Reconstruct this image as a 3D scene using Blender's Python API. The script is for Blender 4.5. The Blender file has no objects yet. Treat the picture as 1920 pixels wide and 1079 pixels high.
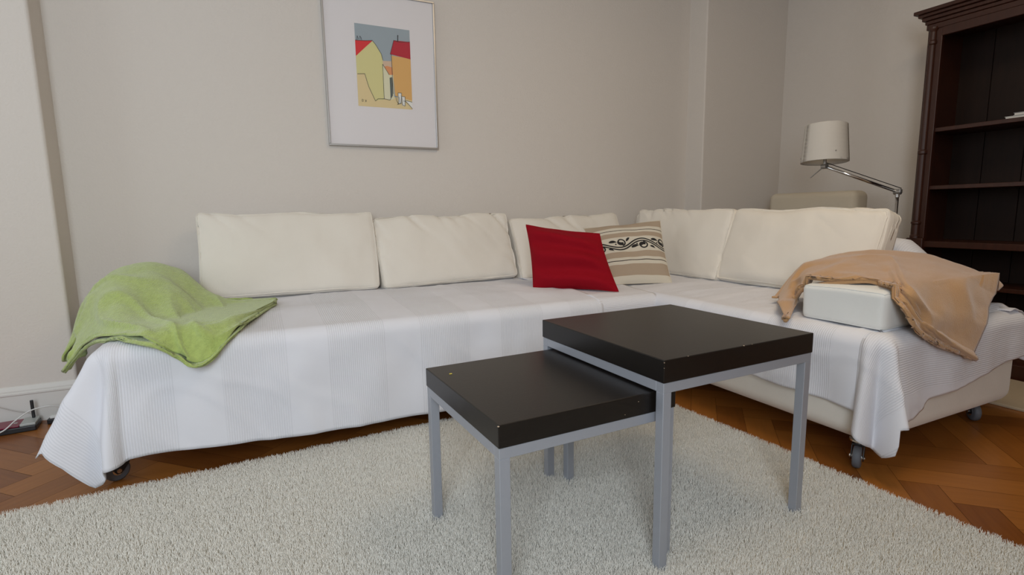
import bpy, bmesh, math, random
from mathutils import Vector, Matrix, noise
random.seed(7)
S = bpy.context.scene
COL = S.collection

# ------------------------------------------------------------ camera
CF, CYAW, CPITCH, CROLL, CH = 989.824, 0.4484, 0.1401, 0.0143, 0.90
fw = Vector((math.sin(CYAW)*math.cos(CPITCH), math.cos(CYAW)*math.cos(CPITCH), -math.sin(CPITCH)))
rt = Vector((math.cos(CYAW), -math.sin(CYAW), 0))
dn = fw.cross(rt)
rt2 = rt*math.cos(CROLL)+dn*math.sin(CROLL)
dn2 = dn*math.cos(CROLL)-rt*math.sin(CROLL)
cam = bpy.data.cameras.new('camera')
cam.sensor_width = 36; cam.sensor_fit = 'HORIZONTAL'; cam.lens = CF/1920*36
cam.clip_start = 0.05
co = bpy.data.objects.new('camera', cam); COL.objects.link(co)
m3 = Matrix((rt2, -dn2, -fw)).transposed()
co.matrix_world = Matrix.Translation((0, 0, CH)) @ m3.to_4x4()
S.camera = co

def W(px, py, ax, v):
    """point of the room seen at a pixel of the photograph, on the plane axis ax = v"""
    d = rt2*((px-960)/CF)+dn2*((py-539.5)/CF)+fw
    o = Vector((0, 0, CH)); t = (v-o['xyz'.index(ax)])/d['xyz'.index(ax)]
    return o+d*t

# ------------------------------------------------------------ light
S.view_settings.view_transform = 'Standard'; S.view_settings.look = 'None'
S.view_settings.gamma = 1; S.view_settings.use_curve_mapping = False
S.view_settings.exposure = 0.06
w = bpy.data.worlds.new('daylight'); S.world = w; w.use_nodes = True
w.node_tree.nodes['Background'].inputs[0].default_value = (0.75, 0.85, 1, 1)
w.node_tree.nodes['Background'].inputs[1].default_value = 0.6

def area(name, loc, target, sx, sy, power, col):
    l = bpy.data.lights.new(name, 'AREA'); l.shape = 'RECTANGLE'; l.size = sx; l.size_y = sy
    l.energy = power; l.color = col
    o = bpy.data.objects.new(name, l); COL.objects.link(o); o.location = loc
    o.rotation_euler = (Vector(target)-Vector(loc)).to_track_quat('-Z', 'Y').to_euler()
    return o
area('window_daylight', (-0.75, -1.12, 1.70), (-0.72, 0, 1.60), 1.2, 1.5, 53, (0.86, 0.97, 1.07))
area('window_daylight', (-2.70, 2.10, 1.60), (0, 2.1, 1.50), 1.0, 1.7, 10, (0.85, 0.95, 1.0))
area('warm_fill', (1.7, 0.9, 2.80), (1.7, 0.9, 0), 0.9, 0.9, 16, (1.0, 0.80, 0.55))  # unseen fill, added to warm and lift the right side of the room

# ------------------------------------------------------------ materials
def mat(name, col, rough=0.6, metal=0.0, bump=0.0, scale=60, var=0.0, vscale=3, sheen=0.0, spec=0.5, stretch=None, coat=0):
    m = bpy.data.materials.new(name); m.use_nodes = True; nt = m.node_tree
    b = nt.nodes['Principled BSDF']
    b.inputs['Base Color'].default_value = (*col, 1); b.inputs['Roughness'].default_value = rough
    b.inputs['Metallic'].default_value = metal; b.inputs['Specular IOR Level'].default_value = spec
    if sheen:
        b.inputs['Sheen Weight'].default_value = sheen; b.inputs['Sheen Roughness'].default_value = 0.5
    if coat:
        b.inputs['Coat Weight'].default_value = coat; b.inputs['Coat Roughness'].default_value = 0.15
    tc = nt.nodes.new('ShaderNodeTexCoord'); mp = nt.nodes.new('ShaderNodeMapping')
    nt.links.new(tc.outputs['Object'], mp.inputs[0])
    if stretch: mp.inputs['Scale'].default_value = stretch
    if bump:
        n = nt.nodes.new('ShaderNodeTexNoise'); n.inputs['Scale'].default_value = scale
        n.inputs['Detail'].default_value = 3
        nt.links.new(mp.outputs[0], n.inputs['Vector'])
        bp = nt.nodes.new('ShaderNodeBump'); bp.inputs['Strength'].default_value = bump
        bp.inputs['Distance'].default_value = 0.004
        nt.links.new(n.outputs[0], bp.inputs['Height']); nt.links.new(bp.outputs[0], b.inputs['Normal'])
    if var:
        n2 = nt.nodes.new('ShaderNodeTexNoise'); n2.inputs['Scale'].default_value = vscale
        n2.inputs['Detail'].default_value = 4
        nt.links.new(mp.outputs[0], n2.inputs['Vector'])
        mx = nt.nodes.new('ShaderNodeMix'); mx.data_type = 'RGBA'
        mx.inputs['A'].default_value = (*[c*(1-var) for c in col], 1)
        mx.inputs['B'].default_value = (*[min(1, c*(1+var)) for c in col], 1)
        nt.links.new(n2.outputs[0], mx.inputs['Factor']); nt.links.new(mx.outputs['Result'], b.inputs['Base Color'])
    return m

def srgb(r, g, b):
    f = lambda c: ((c/255+0.055)/1.055)**2.4 if c > 10 else c/255/12.92
    return (f(r), f(g), f(b))

M = {}
M['wall'] = mat('white_plaster', (0.72, 0.665, 0.61), 0.9, bump=0.35, scale=95, spec=0.2)
M['ceiling'] = mat('ceiling_paint', (0.75, 0.71, 0.66), 0.9)
M['trim'] = mat('white_trim_paint', (0.72, 0.69, 0.65), 0.5)
M['cushion'] = mat('cream_canvas', (0.82, 0.765, 0.68), 0.85, bump=0.12, scale=350, var=0.03, vscale=6, spec=0.2, sheen=0.1)
M['bolster'] = mat('white_canvas', (0.80, 0.80, 0.77), 0.85, bump=0.12, scale=350, spec=0.2)
M['suede'] = mat('cream_suede', (0.82, 0.77, 0.69), 0.9, bump=0.1, scale=120, var=0.06, vscale=9, spec=0.2, sheen=0.3)
M['green'] = mat('green_fleece', srgb(174, 190, 110), 0.95, bump=1.0, scale=190, var=0.24, vscale=60, spec=0.1, sheen=0.5)
M['tan'] = mat('tan_fleece', srgb(192, 150, 106), 0.95, bump=0.5, scale=300, var=0.05, vscale=40, spec=0.1, sheen=0.5)
M['red'] = mat('red_cotton', srgb(146, 7, 26), 0.85, bump=0.12, scale=400, spec=0.15)
M['black_wood'] = mat('black_brown_wood', (0.0075, 0.0055, 0.0046), 0.33, bump=0.06, scale=45, var=0.35, vscale=30, spec=0.42, stretch=(1, 12, 12))
M['silver'] = mat('silver_paint', (0.40, 0.42, 0.47), 0.42, metal=0.35)
M['chip'] = mat('bare_chip', (0.55, 0.42, 0.3), 0.8)
M['yellow'] = mat('yellow_crumb', (0.75, 0.6, 0.1), 0.8)
M['rubber'] = mat('grey_rubber', (0.13, 0.14, 0.16), 0.6)
M['black_plastic'] = mat('black_plastic', (0.012, 0.012, 0.014), 0.4)
M['chrome'] = mat('chrome', (0.75, 0.75, 0.75), 0.15, metal=1)
M['alu'] = mat('brushed_aluminium', (0.48, 0.47, 0.46), 0.35, metal=0.8)
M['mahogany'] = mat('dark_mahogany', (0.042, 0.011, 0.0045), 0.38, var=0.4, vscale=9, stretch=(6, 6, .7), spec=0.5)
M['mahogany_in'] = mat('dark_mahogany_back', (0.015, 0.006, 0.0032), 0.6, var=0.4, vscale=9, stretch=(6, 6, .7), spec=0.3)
M['matboard'] = mat('mat_board', (0.80, 0.765, 0.775), 0.85)
M['armchair'] = mat('beige_wool', (0.62, 0.55, 0.44), 0.95, bump=0.2, scale=200, spec=0.1)
M['white_plastic'] = mat('white_plastic', (0.7, 0.7, 0.68), 0.45)
M['grey_cable'] = mat('grey_cable', (0.45, 0.43, 0.4), 0.5)
M['maroon'] = mat('maroon_plastic', srgb(120, 12, 48), 0.3)
M['silver_panel'] = mat('silver_panel', (0.45, 0.47, 0.45), 0.4, metal=0.2)
M['rug2'] = mat('tan_rug', (0.50, 0.40, 0.28), 0.95, bump=0.6, scale=200)
M['paper'] = mat('book_paper', (0.72, 0.70, 0.66), 0.8)
M['book_grey'] = mat('grey_cover', (0.35, 0.34, 0.36), 0.6)

# lamp shade: slightly translucent parchment
ms = mat('parchment_shade', (0.80, 0.77, 0.72), 0.7)
nt = ms.node_tree; tr = nt.nodes.new('ShaderNodeBsdfTranslucent'); tr.inputs[0].default_value = (0.8, 0.76, 0.7, 1)
mx = nt.nodes.new('ShaderNodeMixShader'); mx.inputs[0].default_value = 0.3
nt.links.new(nt.nodes['Principled BSDF'].outputs[0], mx.inputs[1]); nt.links.new(tr.outputs[0], mx.inputs[2])
nt.links.new(mx.outputs[0], nt.nodes['Material Output'].inputs[0]); M['shade'] = ms

# picture glass
mg = bpy.data.materials.new('picture_glass'); mg.use_nodes = True; nt = mg.node_tree; nt.nodes.remove(nt.nodes['Principled BSDF'])
t1 = nt.nodes.new('ShaderNodeBsdfTransparent'); g1 = nt.nodes.new('ShaderNodeBsdfGlossy'); g1.inputs['Roughness'].default_value = 0.45
lw = nt.nodes.new('ShaderNodeLayerWeight'); pw = nt.nodes.new('ShaderNodeMath'); pw.operation = 'POWER'; pw.inputs[1].default_value = 4; nt.links.new(lw.outputs['Facing'], pw.inputs[0]); fr = nt.nodes.new('ShaderNodeMath'); fr.operation = 'MULTIPLY_ADD'; fr.inputs[1].default_value = .3; fr.inputs[2].default_value = .012; nt.links.new(pw.outputs[0], fr.inputs[0]); mx = nt.nodes.new('ShaderNodeMixShader')
nt.links.new(fr.outputs[0], mx.inputs[0]); nt.links.new(t1.outputs[0], mx.inputs[1]); nt.links.new(g1.outputs[0], mx.inputs[2])
nt.links.new(mx.outputs[0], nt.nodes['Material Output'].inputs[0]); M['glass'] = mg

# ribbed bedspread: uv = cloth coordinates in metres
def drape_mat(name, axis, start, ribw=0.60):
    m = bpy.data.materials.new(name); m.use_nodes = True; nt = m.node_tree; L = nt.links.new
    b = nt.nodes['Principled BSDF']; b.inputs['Base Color'].default_value = (0.79, 0.79, 0.83, 1)
    b.inputs['Roughness'].default_value = 0.85; b.inputs['Specular IOR Level'].default_value = 0.2
    uv = nt.nodes.new('ShaderNodeUVMap'); sp = nt.nodes.new('ShaderNodeSeparateXYZ'); L(uv.outputs[0], sp.inputs[0])
    def mth(op, a, b2=None):
        n = nt.nodes.new('ShaderNodeMath'); n.operation = op
        for i, x in enumerate((a, b2)):
            if x is None: continue
            if isinstance(x, (int, float)): n.inputs[i].default_value = x
            else: L(x, n.inputs[i])
        return n.outputs[0]
    c = sp.outputs[axis]
    fr = mth('FRACT', mth('DIVIDE', mth('SUBTRACT', c, start-35.7), 0.357))
    mask = mth('LESS_THAN', fr, ribw)
    rib = mth('MULTIPLY', mth('SINE', mth('MULTIPLY', c, 2*math.pi/0.0078)), mask)
    n = nt.nodes.new('ShaderNodeTexNoise'); n.inputs['Scale'].default_value = 260; L(uv.outputs[0], n.inputs['Vector'])
    h = mth('ADD', mth('MULTIPLY', rib, 0.5), mth('MULTIPLY', n.outputs[0], 0.35))
    bp = nt.nodes.new('ShaderNodeBump'); bp.inputs['Strength'].default_value = 0.35; bp.inputs['Distance'].default_value = 0.0020
    L(h, bp.inputs['Height']); L(bp.outputs[0], b.inputs['Normal'])
    # base colour: slightly darker in the rib valleys
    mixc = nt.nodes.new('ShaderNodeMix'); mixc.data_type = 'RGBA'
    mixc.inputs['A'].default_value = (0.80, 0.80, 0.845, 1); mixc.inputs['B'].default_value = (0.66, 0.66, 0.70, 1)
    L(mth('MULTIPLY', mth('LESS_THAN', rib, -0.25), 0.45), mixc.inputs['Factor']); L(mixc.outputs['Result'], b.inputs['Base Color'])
    return m
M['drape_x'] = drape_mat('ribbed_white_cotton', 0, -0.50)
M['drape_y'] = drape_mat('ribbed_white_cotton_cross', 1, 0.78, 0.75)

# parquet
mf = mat('oak_parquet', (0.3, 0.12, 0.03), 0.34, spec=0.35, coat=0.08); nt = mf.node_tree; L = nt.links.new
at = nt.nodes.new('ShaderNodeAttribute'); at.attribute_name = 'tone'
uvn = nt.nodes.new('ShaderNodeUVMap'); mp = nt.nodes.new('ShaderNodeMapping'); mp.inputs['Scale'].default_value = (3, 60, 1)
L(uvn.outputs[0], mp.inputs[0]); nz = nt.nodes.new('ShaderNodeTexNoise'); nz.inputs['Scale'].default_value = 1.0; nz.inputs['Detail'].default_value = 5
L(mp.outputs[0], nz.inputs['Vector'])
ad = nt.nodes.new('ShaderNodeMath'); ad.operation = 'MULTIPLY_ADD'; L(nz.outputs[0], ad.inputs[0]); ad.inputs[1].default_value = 0.45; L(at.outputs['Fac'], ad.inputs[2])
cr = nt.nodes.new('ShaderNodeValToRGB'); L(ad.outputs[0], cr.inputs[0])
cr.color_ramp.elements[0].position = 0.1; cr.color_ramp.elements[0].color = (0.16, 0.045, 0.006, 1)
cr.color_ramp.elements[1].position = 1.1 if False else 1.0; cr.color_ramp.elements[1].color = (0.40, 0.15, 0.028, 1)
L(cr.outputs[0], nt.nodes['Principled BSDF'].inputs['Base Color']); M['parquet'] = mf
M['gap'] = mat('parquet_gap', (0.05, 0.02, 0.008), 0.8)

# ------------------------------------------------------------ helpers
def link(name, bm, m, parent=None, smooth=False, mats=None):
    me = bpy.data.meshes.new(name)
    if isinstance(bm, bmesh.types.BMesh):
        bmesh.ops.recalc_face_normals(bm, faces=bm.faces); bm.to_mesh(me); bm.free()
    else:
        me = bm
    for x in (mats or [m]): me.materials.append(x)
    o = bpy.data.objects.new(name, me); COL.objects.link(o)
    if smooth:
        me.polygons.foreach_set('use_smooth', [True]*len(me.polygons))
    if parent: o.parent = parent
    return o
def tag(o, label=None, cat=None, group=None, kind=None):
    if label: o['label'] = label
    if cat: o['category'] = cat
    if group: o['group'] = group
    if kind: o['kind'] = kind
    return o
def thing(name, loc, label, cat, group=None, rz=0):
    o = bpy.data.objects.new(name, None); COL.objects.link(o); o.location = loc; o.rotation_euler = (0, 0, rz)
    return tag(o, label, cat, group)
def box(bm, x0, x1, y0, y1, z0, z1, bevel=0.0, seg=2, mi=0):
    r = bmesh.ops.create_cube(bm, size=1)
    for v in r['verts']:
        v.co = Vector((x0+(v.co.x+.5)*(x1-x0), y0+(v.co.y+.5)*(y1-y0), z0+(v.co.z+.5)*(z1-z0)))
    if bevel:
        es = list({e for v in r['verts'] for e in v.link_edges})
        bmesh.ops.bevel(bm, geom=es, offset=bevel, segments=seg, profile=0.5, affect='EDGES')
    return r
def boxo(name, dims, m, parent=None, bevel=0.0, seg=2):
    bm = bmesh.new(); box(bm, *dims, bevel=bevel, seg=seg)
    return link(name, bm, m, parent)
def cyl(bm, p0, p1, r0, r1=None, seg=20, caps=True):
    p0 = Vector(p0); p1 = Vector(p1); r1 = r0 if r1 is None else r1
    q = (p1-p0).to_track_quat('Z', 'Y'); a = []; b = []
    for i in range(seg):
        t = 2*math.pi*i/seg; d = q @ Vector((math.cos(t), math.sin(t), 0))
        a.append(bm.verts.new(p0+d*r0)); b.append(bm.verts.new(p1+d*r1))
    for i in range(seg):
        j = (i+1) % seg; bm.faces.new((a[i], a[j], b[j], b[i]))
    if caps:
        bm.faces.new(a[::-1]); bm.faces.new(b)
def tube(bm, pts, r, seg=8, closed=False):
    pts = [Vector(p) for p in pts]; n = len(pts); rings = []
    up = Vector((0, 0, 1))
    for i, p in enumerate(pts):
        a = pts[(i-1) % n] if (closed or i > 0) else p
        b = pts[(i+1) % n] if (closed or i < n-1) else p
        t = (b-a).normalized(); s = t.cross(up)
        if s.length < .1: s = t.cross(Vector((1, 0, 0)))
        s.normalize(); u = s.cross(t)
        rings.append([bm.verts.new(p+(s*math.cos(k*2*math.pi/seg)+u*math.sin(k*2*math.pi/seg))*r) for k in range(seg)])
    for i in range(n if closed else n-1):
        A, B = rings[i], rings[(i+1) % n]
        for k in range(seg):
            l = (k+1) % seg
            bm.faces.new((A[k], A[l], B[l], B[k]))
    if not closed:
        bm.faces.new(rings[0][::-1]); bm.faces.new(rings[-1])
def lathe(bm, prof, centre, seg=32, axis='Z'):
    cx, cy, cz = centre; rings = []
    for r, z in prof:
        rings.append([bm.verts.new((cx+r*math.cos(2*math.pi*k/seg), cy+r*math.sin(2*math.pi*k/seg), cz+z)) for k in range(seg)])
    for i in range(len(rings)-1):
        for k in range(seg):
            l = (k+1) % seg
            bm.faces.new((rings[i][k], rings[i][l], rings[i+1][l], rings[i+1][k]))
    bm.faces.new(rings[0][::-1]); bm.faces.new(rings[-1])
def catmull(P, t):
    n = len(P)-1; x = min(max(t, 0), 1)*n; i = min(int(x), n-1); f = x-i
    p1, p2 = P[i], P[i+1]
    p0 = P[i-1] if i > 0 else p1*2-p2
    p3 = P[i+2] if i+2 <= n else p2*2-p1
    return 0.5*((2*p1)+(p2-p0)*f+(2*p0-5*p1+4*p2-p3)*f*f+(3*p1-p0-3*p2+p3)*f*f*f)
def grid_mesh(name, fn, nu, nv, uvfn=None):
    """mesh from fn(i/nu, j/nv)"""
    vs = []; fs = []; uvs = []
    for j in range(nv+1):
        for i in range(nu+1):
            vs.append(tuple(fn(i/nu, j/nv)))
    for j in range(nv):
        for i in range(nu):
            a = j*(nu+1)+i; fs.append((a, a+1, a+nu+2, a+nu+1))
    me = bpy.data.meshes.new(name); me.from_pydata(vs, [], fs); me.update()
    if uvfn:
        uv = me.uv_layers.new(name='UVMap'); cache = [uvfn((k % (nu+1))/nu, (k//(nu+1))/nv) for k in range(len(vs))]
        for l in me.loops: uv.data[l.index].uv = cache[l.vertex_index]
    return me
def nz3(p, s, seed=0.0): return noise.noise(Vector(p)*s+Vector((seed, seed*1.7, -seed)))

# ------------------------------------------------------------ room shell
YW, YP, XR = 3.17, 3.0, 3.87          # recessed wall, piers, right wall
XL, YF, ZC = -2.8, -1.2, 2.85
def struct(o): o['kind'] = 'structure'; return o
# floor: herringbone parquet
def make_floor():
    wd, Ln = 0.11, 0.55; s = math.sqrt(.5)
    vs = []; fs = []; tone = []; uvs = []
    g = 0.0006
    for i in range(-70, 75):
        for j in range(-14, 15):
            ox, oy = i*wd+j*Ln, i*wd-j*Ln
            for k, (x0, x1, y0, y1) in enumerate(((ox, ox+Ln, oy, oy+wd), (ox+Ln, ox+Ln+wd, oy+wd-Ln, oy+wd))):
                cx, cy = (x0+x1)/2, (y0+y1)/2
                X, Y = (cx-cy)*s, (cx+cy)*s
                if not (XL-.3 < X < XR+.3 and YF-.3 < Y < YW+.3): continue
                b = len(vs)
                for (x, y) in ((x0+g, y0+g), (x1-g, y0+g), (x1-g, y1-g), (x0+g, y1-g)):
                    vs.append(((x-y)*s, (x+y)*s, 0))
                fs.append((b, b+1, b+2, b+3)); tone.append(random.random()*.62)
                o = random.random()*50
                L_ = [(0, 0), (1, 0), (1, .2), (0, .2)] if k == 0 else [(0, 0), (0, .2), (1, .2), (1, 0)]
                uvs += [(u*Ln/.55+o, v*.55+o) for u, v in L_]
    n = len(fs); b = len(vs)
    vs += [(XL-.2, YF-.2, -.002), (XR+.2, YF-.2, -.002), (XR+.2, YW+.2, -.002), (XL-.2, YW+.2, -.002)]
    fs.append((b, b+1, b+2, b+3)); tone.append(0); uvs += [(0, 0)]*4
    me = bpy.data.meshes.new('floor'); me.from_pydata(vs, [], fs)
    a = me.attributes.new('tone', 'FLOAT', 'FACE')
    for i, t in enumerate(tone): a.data[i].value = t
    uv = me.uv_layers.new(name='UVMap')
    for i, u in enumerate(uvs): uv.data[i].uv = u
    o = link('floor', me, None, mats=[M['parquet'], M['gap']]); me.polygons[n].material_index = 1
    return struct(o)
make_floor()
struct(boxo('ceiling', (XL-.1, XR+.1, YF-.1, YW+.1, ZC, ZC+.1), M['ceiling']))
# back wall with its niche: two piers and the recessed panel, one solid
def extrude_plan(name, pts, z0, z1, m, bevel=None):
    bm = bmesh.new(); a = [bm.verts.new((x, y, z0)) for x, y in pts]; b = [bm.verts.new((x, y, z1)) for x, y in pts]
    n = len(pts); bm.faces.new(a[::-1]); bm.faces.new(b)
    for i in range(n): bm.faces.new((a[i], a[(i+1) % n], b[(i+1) % n], b[i]))
    return link(name, bm, m)
XA, XB = -0.792, 3.03
def rc(cx, cy, r, a0, a1, n=4): return [(cx+r*math.cos(math.radians(a0+(a1-a0)*k/n)), cy+r*math.sin(math.radians(a0+(a1-a0)*k/n))) for k in range(n+1)]
plan = [(XL, YP)] + rc(XA-.012, YP+.012, .012, -90, 0) + [(XA, YW), (XB, YW)] + rc(XB+.01, YP+.01, .01, 180, 270) + [(XR+.1, YP), (XR+.1, YW+.12), (XL, YW+.12)]
struct(extrude_plan('wall_back', plan, 0, ZC, M['wall']))
# right wall with a shallow step where the chimney breast begins
plan = [(XR, YP), (XR, 2.52)] + [(XR-.0175*(1-math.cos(math.pi*k/12)), 2.52-.34*k/12) for k in range(1, 13)] + [(XR-.035, YF), (XR+.1, YF), (XR+.1, YP)]
struct(extrude_plan('wall_right', plan, 0, ZC, M['wall']))
def wall_with_hole(name, axis, pos, th, a0, a1, h0, h1, z0, z1):
    bm = bmesh.new()
    def bx(u0, u1, w0, w1):
        if axis == 'x': box(bm, pos, pos+th, u0, u1, w0, w1)
        else: box(bm, u0, u1, pos, pos+th, w0, w1)
    bx(a0, h0, 0, ZC); bx(h1, a1, 0, ZC); bx(h0, h1, 0, z0); bx(h0, h1, z1, ZC)
    return struct(link(name, bm, M['wall']))
wall_with_hole('wall_left', 'x', XL-.12, .12, YF, YP, 1.55, 2.65, .75, 2.45)
wall_with_hole('wall_front', 'y', YF-.12, .12, XL-.12, XR+.1, -1.4, -.1, .90, 2.45)
def window(name, axis, pos, h0, h1):
    bm = bmesh.new(); mid = (h0+h1)/2
    for u0, u1, w0, w1 in ((h0, h0+.06, .75, 2.45), (h1-.06, h1, .75, 2.45), (mid-.04, mid+.04, .75, 2.45), (h0, h1, .75, .81), (h0, h1, 2.39, 2.45)):
        if axis == 'x': box(bm, pos-.06, pos, u0, u1, w0, w1)
        else: box(bm, u0, u1, pos-.06, pos, w0, w1)
    return struct(link(name, bm, M['trim']))
window('window_1', 'x', XL-.03, 1.55, 2.65); window('window_2', 'y', YF-.03, -1.4, -.1)
# baseboards: a tall plinth with a moulded cap
def baseboard(name, x0, x1, y):
    bm = bmesh.new(); prof = [(0, 0), (-.016, 0), (-.016, .128), (-.019, .132), (-.019, .139), (-.013, .143), (-.013, .150), (-.009, .158), (-.004, .166), (0, .168)]
    a = [bm.verts.new((x0, y+p, z)) for p, z in prof]; b = [bm.verts.new((x1, y+p, z)) for p, z in prof]
    for i in range(len(prof)-1): bm.faces.new((a[i], a[i+1], b[i+1], b[i]))
    bm.faces.new(a); bm.faces.new(b[::-1])
    return struct(link(name, bm, M['trim']))
baseboard('baseboard_left', XL, XA, YP)
baseboard('baseboard_back', XA+.01, XB-.01, YW)
baseboard('baseboard_right', XB, XR, YP)

# ------------------------------------------------------------ framed print
def picture():
    x0, x1, z0, z1 = .403, 1.035, 1.288, 2.128
    t = thing('framed_picture', ((x0+x1)/2, YW, z0), 'silver framed print of red roofed houses hanging on the back wall', 'picture')
    ox, oz = (x0+x1)/2, z0
    hx, h = (x1-x0)/2, z1-z0
    bm = bmesh.new(); fwid, d = .010, .024
    for a in ((-hx, hx, -d, 0, 0, fwid), (-hx, hx, -d, 0, h-fwid, h), (-hx, -hx+fwid, -d, 0, fwid, h-fwid), (hx-fwid, hx, -d, 0, fwid, h-fwid)):
        box(bm, *a, bevel=.0015)
    link('frame', bm, M['alu'], t)
    boxo('mat_board', (-hx+fwid, hx-fwid, -.014, -.004, fwid, h-fwid), M['matboard'], t)
    bm = bmesh.new(); box(bm, -hx+fwid, hx-fwid, -.020, -.0185, fwid, h-fwid); link('glass', bm, M['glass'], t)
    # print
    px0, px1, pz0, pz1 = .574-ox, .884-ox, 1.512-oz, 1.954-oz
    cols = {'sky': srgb(158, 170, 178), 'cream': srgb(220, 212, 150), 'red1': srgb(222, 44, 50), 'red2': srgb(186, 28, 52), 'orange': srgb(226, 176, 106),
            'sand': srgb(228, 206, 156), 'terra': srgb(226, 150, 100), 'pale': srgb(226, 222, 190), 'door': srgb(92, 100, 96), 'ink': (0.03, 0.03, 0.035), 'white': srgb(235, 235, 230), 'haze': srgb(214, 186, 160)}
    names = list(cols); mats = [mat('print_'+n, cols[n], .8) for n in names]
    bm = bmesh.new(); lay = [0]
    def poly(c, pts, l=None):
        y = -.0143-.00012*(lay[0] if l is None else l); lay[0] += 1
        f = bm.faces.new([bm.verts.new((px0+s*(px1-px0), y, pz1-tt*(pz1-pz0))) for s, tt in pts]); f.material_index = names.index(c)
    def line(pts, wd=.0035):
        for (a, b), (c, d_) in zip(pts, pts[1:]):
            dx, dy = (c-a), (d_-b)*1.42; ll = math.hypot(dx, dy) or 1; nx, ny = -dy/ll*wd, dx/ll*wd/1.42
            poly('ink', [(a+nx, b+ny), (c+nx, d_+ny), (c-nx, d_-ny), (a-nx, b-ny)], 22)
    poly('sky', [(0, 0), (1, 0), (1, 1), (0, 1)])
    poly('sand', [(0, .87), (1, .85), (1, 1), (0, 1)])
    poly('haze', [(.46, .42), (.66, .41), (.66, .52), (.46, .50)])
    poly('terra', [(.50, .49), (.55, .475), (.66, .49), (.66, .60), (.56, .58)])
    poly('cream', [(0, .385), (.31, .19), (.36, .23), (.457, .338), (.478, .41), (.478, .90), (.31, .92), (0, .92)])
    poly('sand', [(0, .61), (.14, .60), (.2, .755), (.31, .93), (.31, 1), (0, 1)])
    poly('pale', [(.472, .46), (.585, .585), (.66, .58), (.66, .88), (.585, .90), (.472, .89)])
    poly('orange', [(.637, .34), (1, .355), (1, .885), (.68, .84)])
    poly('red1', [(0, .205), (.31, .185), (0, .395)])
    poly('red2', [(.695, .15), (1, .145), (1, .362), (.62, .325)])
    poly('door', [(.59, .62), (.635, .61), (.628, .85), (.592, .875)])
    poly('white', [(.735, .80), (.80, .80), (.79, .93), (.745, .94)])
    poly('white', [(.80, .84), (.865, .845), (.86, .96), (.81, .96)])
    poly('white', [(.87, .89), (1, .905), (1, .99), (.93, .93)])
    line([(.01, .61), (.14, .60), (.2, .755), (.31, .925), (.36, .895), (.47, .89), (.58, .90), (.63, .84), (.64, .62)])
    line([(.31, .19), (.36, .23), (.457, .338), (.478, .41)]); line([(.472, .46), (.472, .89)]); line([(.472, .46), (.585, .585)])
    line([(0, .205), (.15, .20), (.31, .185)]); line([(.695, .15), (.62, .325)]); line([(.62, .325), (.64, .33), (.645, .82)])
    line([(.69, .15), (.80, .165), (1, .145)]); line([(.77, .16), (.775, .08)], .008); line([(.03, .20), (.04, .15), (.06, .19)]); line([(.09, .19), (.085, .15), (.11, .17), (.115, .2)])
    line([(.735, .94), (.735, .80), (.80, .80), (.79, .93), (.735, .94), (.70, .90), (.69, .84)])
    line([(.80, .84), (.865, .845), (.86, .96), (.81, .95), (.80, .84)]); line([(.87, .89), (1, .905)]); line([(.87, .9), (.95, .95), (1, .99)])
    line([(.71, .95), (.78, .93)]); line([(.75, .85), (.77, .93)]); line([(.83, .9), (.87, .9)])
    line([(.07, .915), (.065, .94), (.085, .945), (.09, .92), (.07, .915)], .0025); line([(.12, .92), (.15, .945)], .0025); line([(.15, .92), (.12, .95)], .0025)
    me = bpy.data.meshes.new('print'); bm.to_mesh(me); bm.free()
    o = link('print', me, None, t, mats=mats)
    tag(o, 'print of cream and orange houses with red roofs')
picture()

# ------------------------------------------------------------ corner sofa
SZ = .475       # seat height
AX0, AX1, AY0 = 1.80, 2.76, .97     # the arm (chaise) of the L
FX0, FY0 = -.50, 2.06               # main run: left end, front edge
sofa = thing('corner_sofa', (1.2, 2.6, 0), 'L shaped cream suede corner sofa on castors along the back wall', 'sofa')
def rel(o):
    o.parent = sofa; o.matrix_parent_inverse = Matrix.Translation(sofa.location).inverted(); return o
bm = bmesh.new(); box(bm, FX0, AX0-.005, FY0+.015, 3.10, .10, SZ-.03, bevel=.06, seg=6)
rel(link('base', bm, M['suede'], smooth=True))
bm = bmesh.new(); box(bm, AX0+.004, AX1, AY0+.016, 3.10, .10, SZ-.03, bevel=.06, seg=6)
o = rel(link('base', bm, M['suede'], smooth=True))
bm = bmesh.new(); box(bm, FX0+.3, AX1, 3.095, 3.155, SZ-.03, .68, bevel=.03, seg=4); rel(link('backrest', bm, M['suede'], smooth=True))
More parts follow.
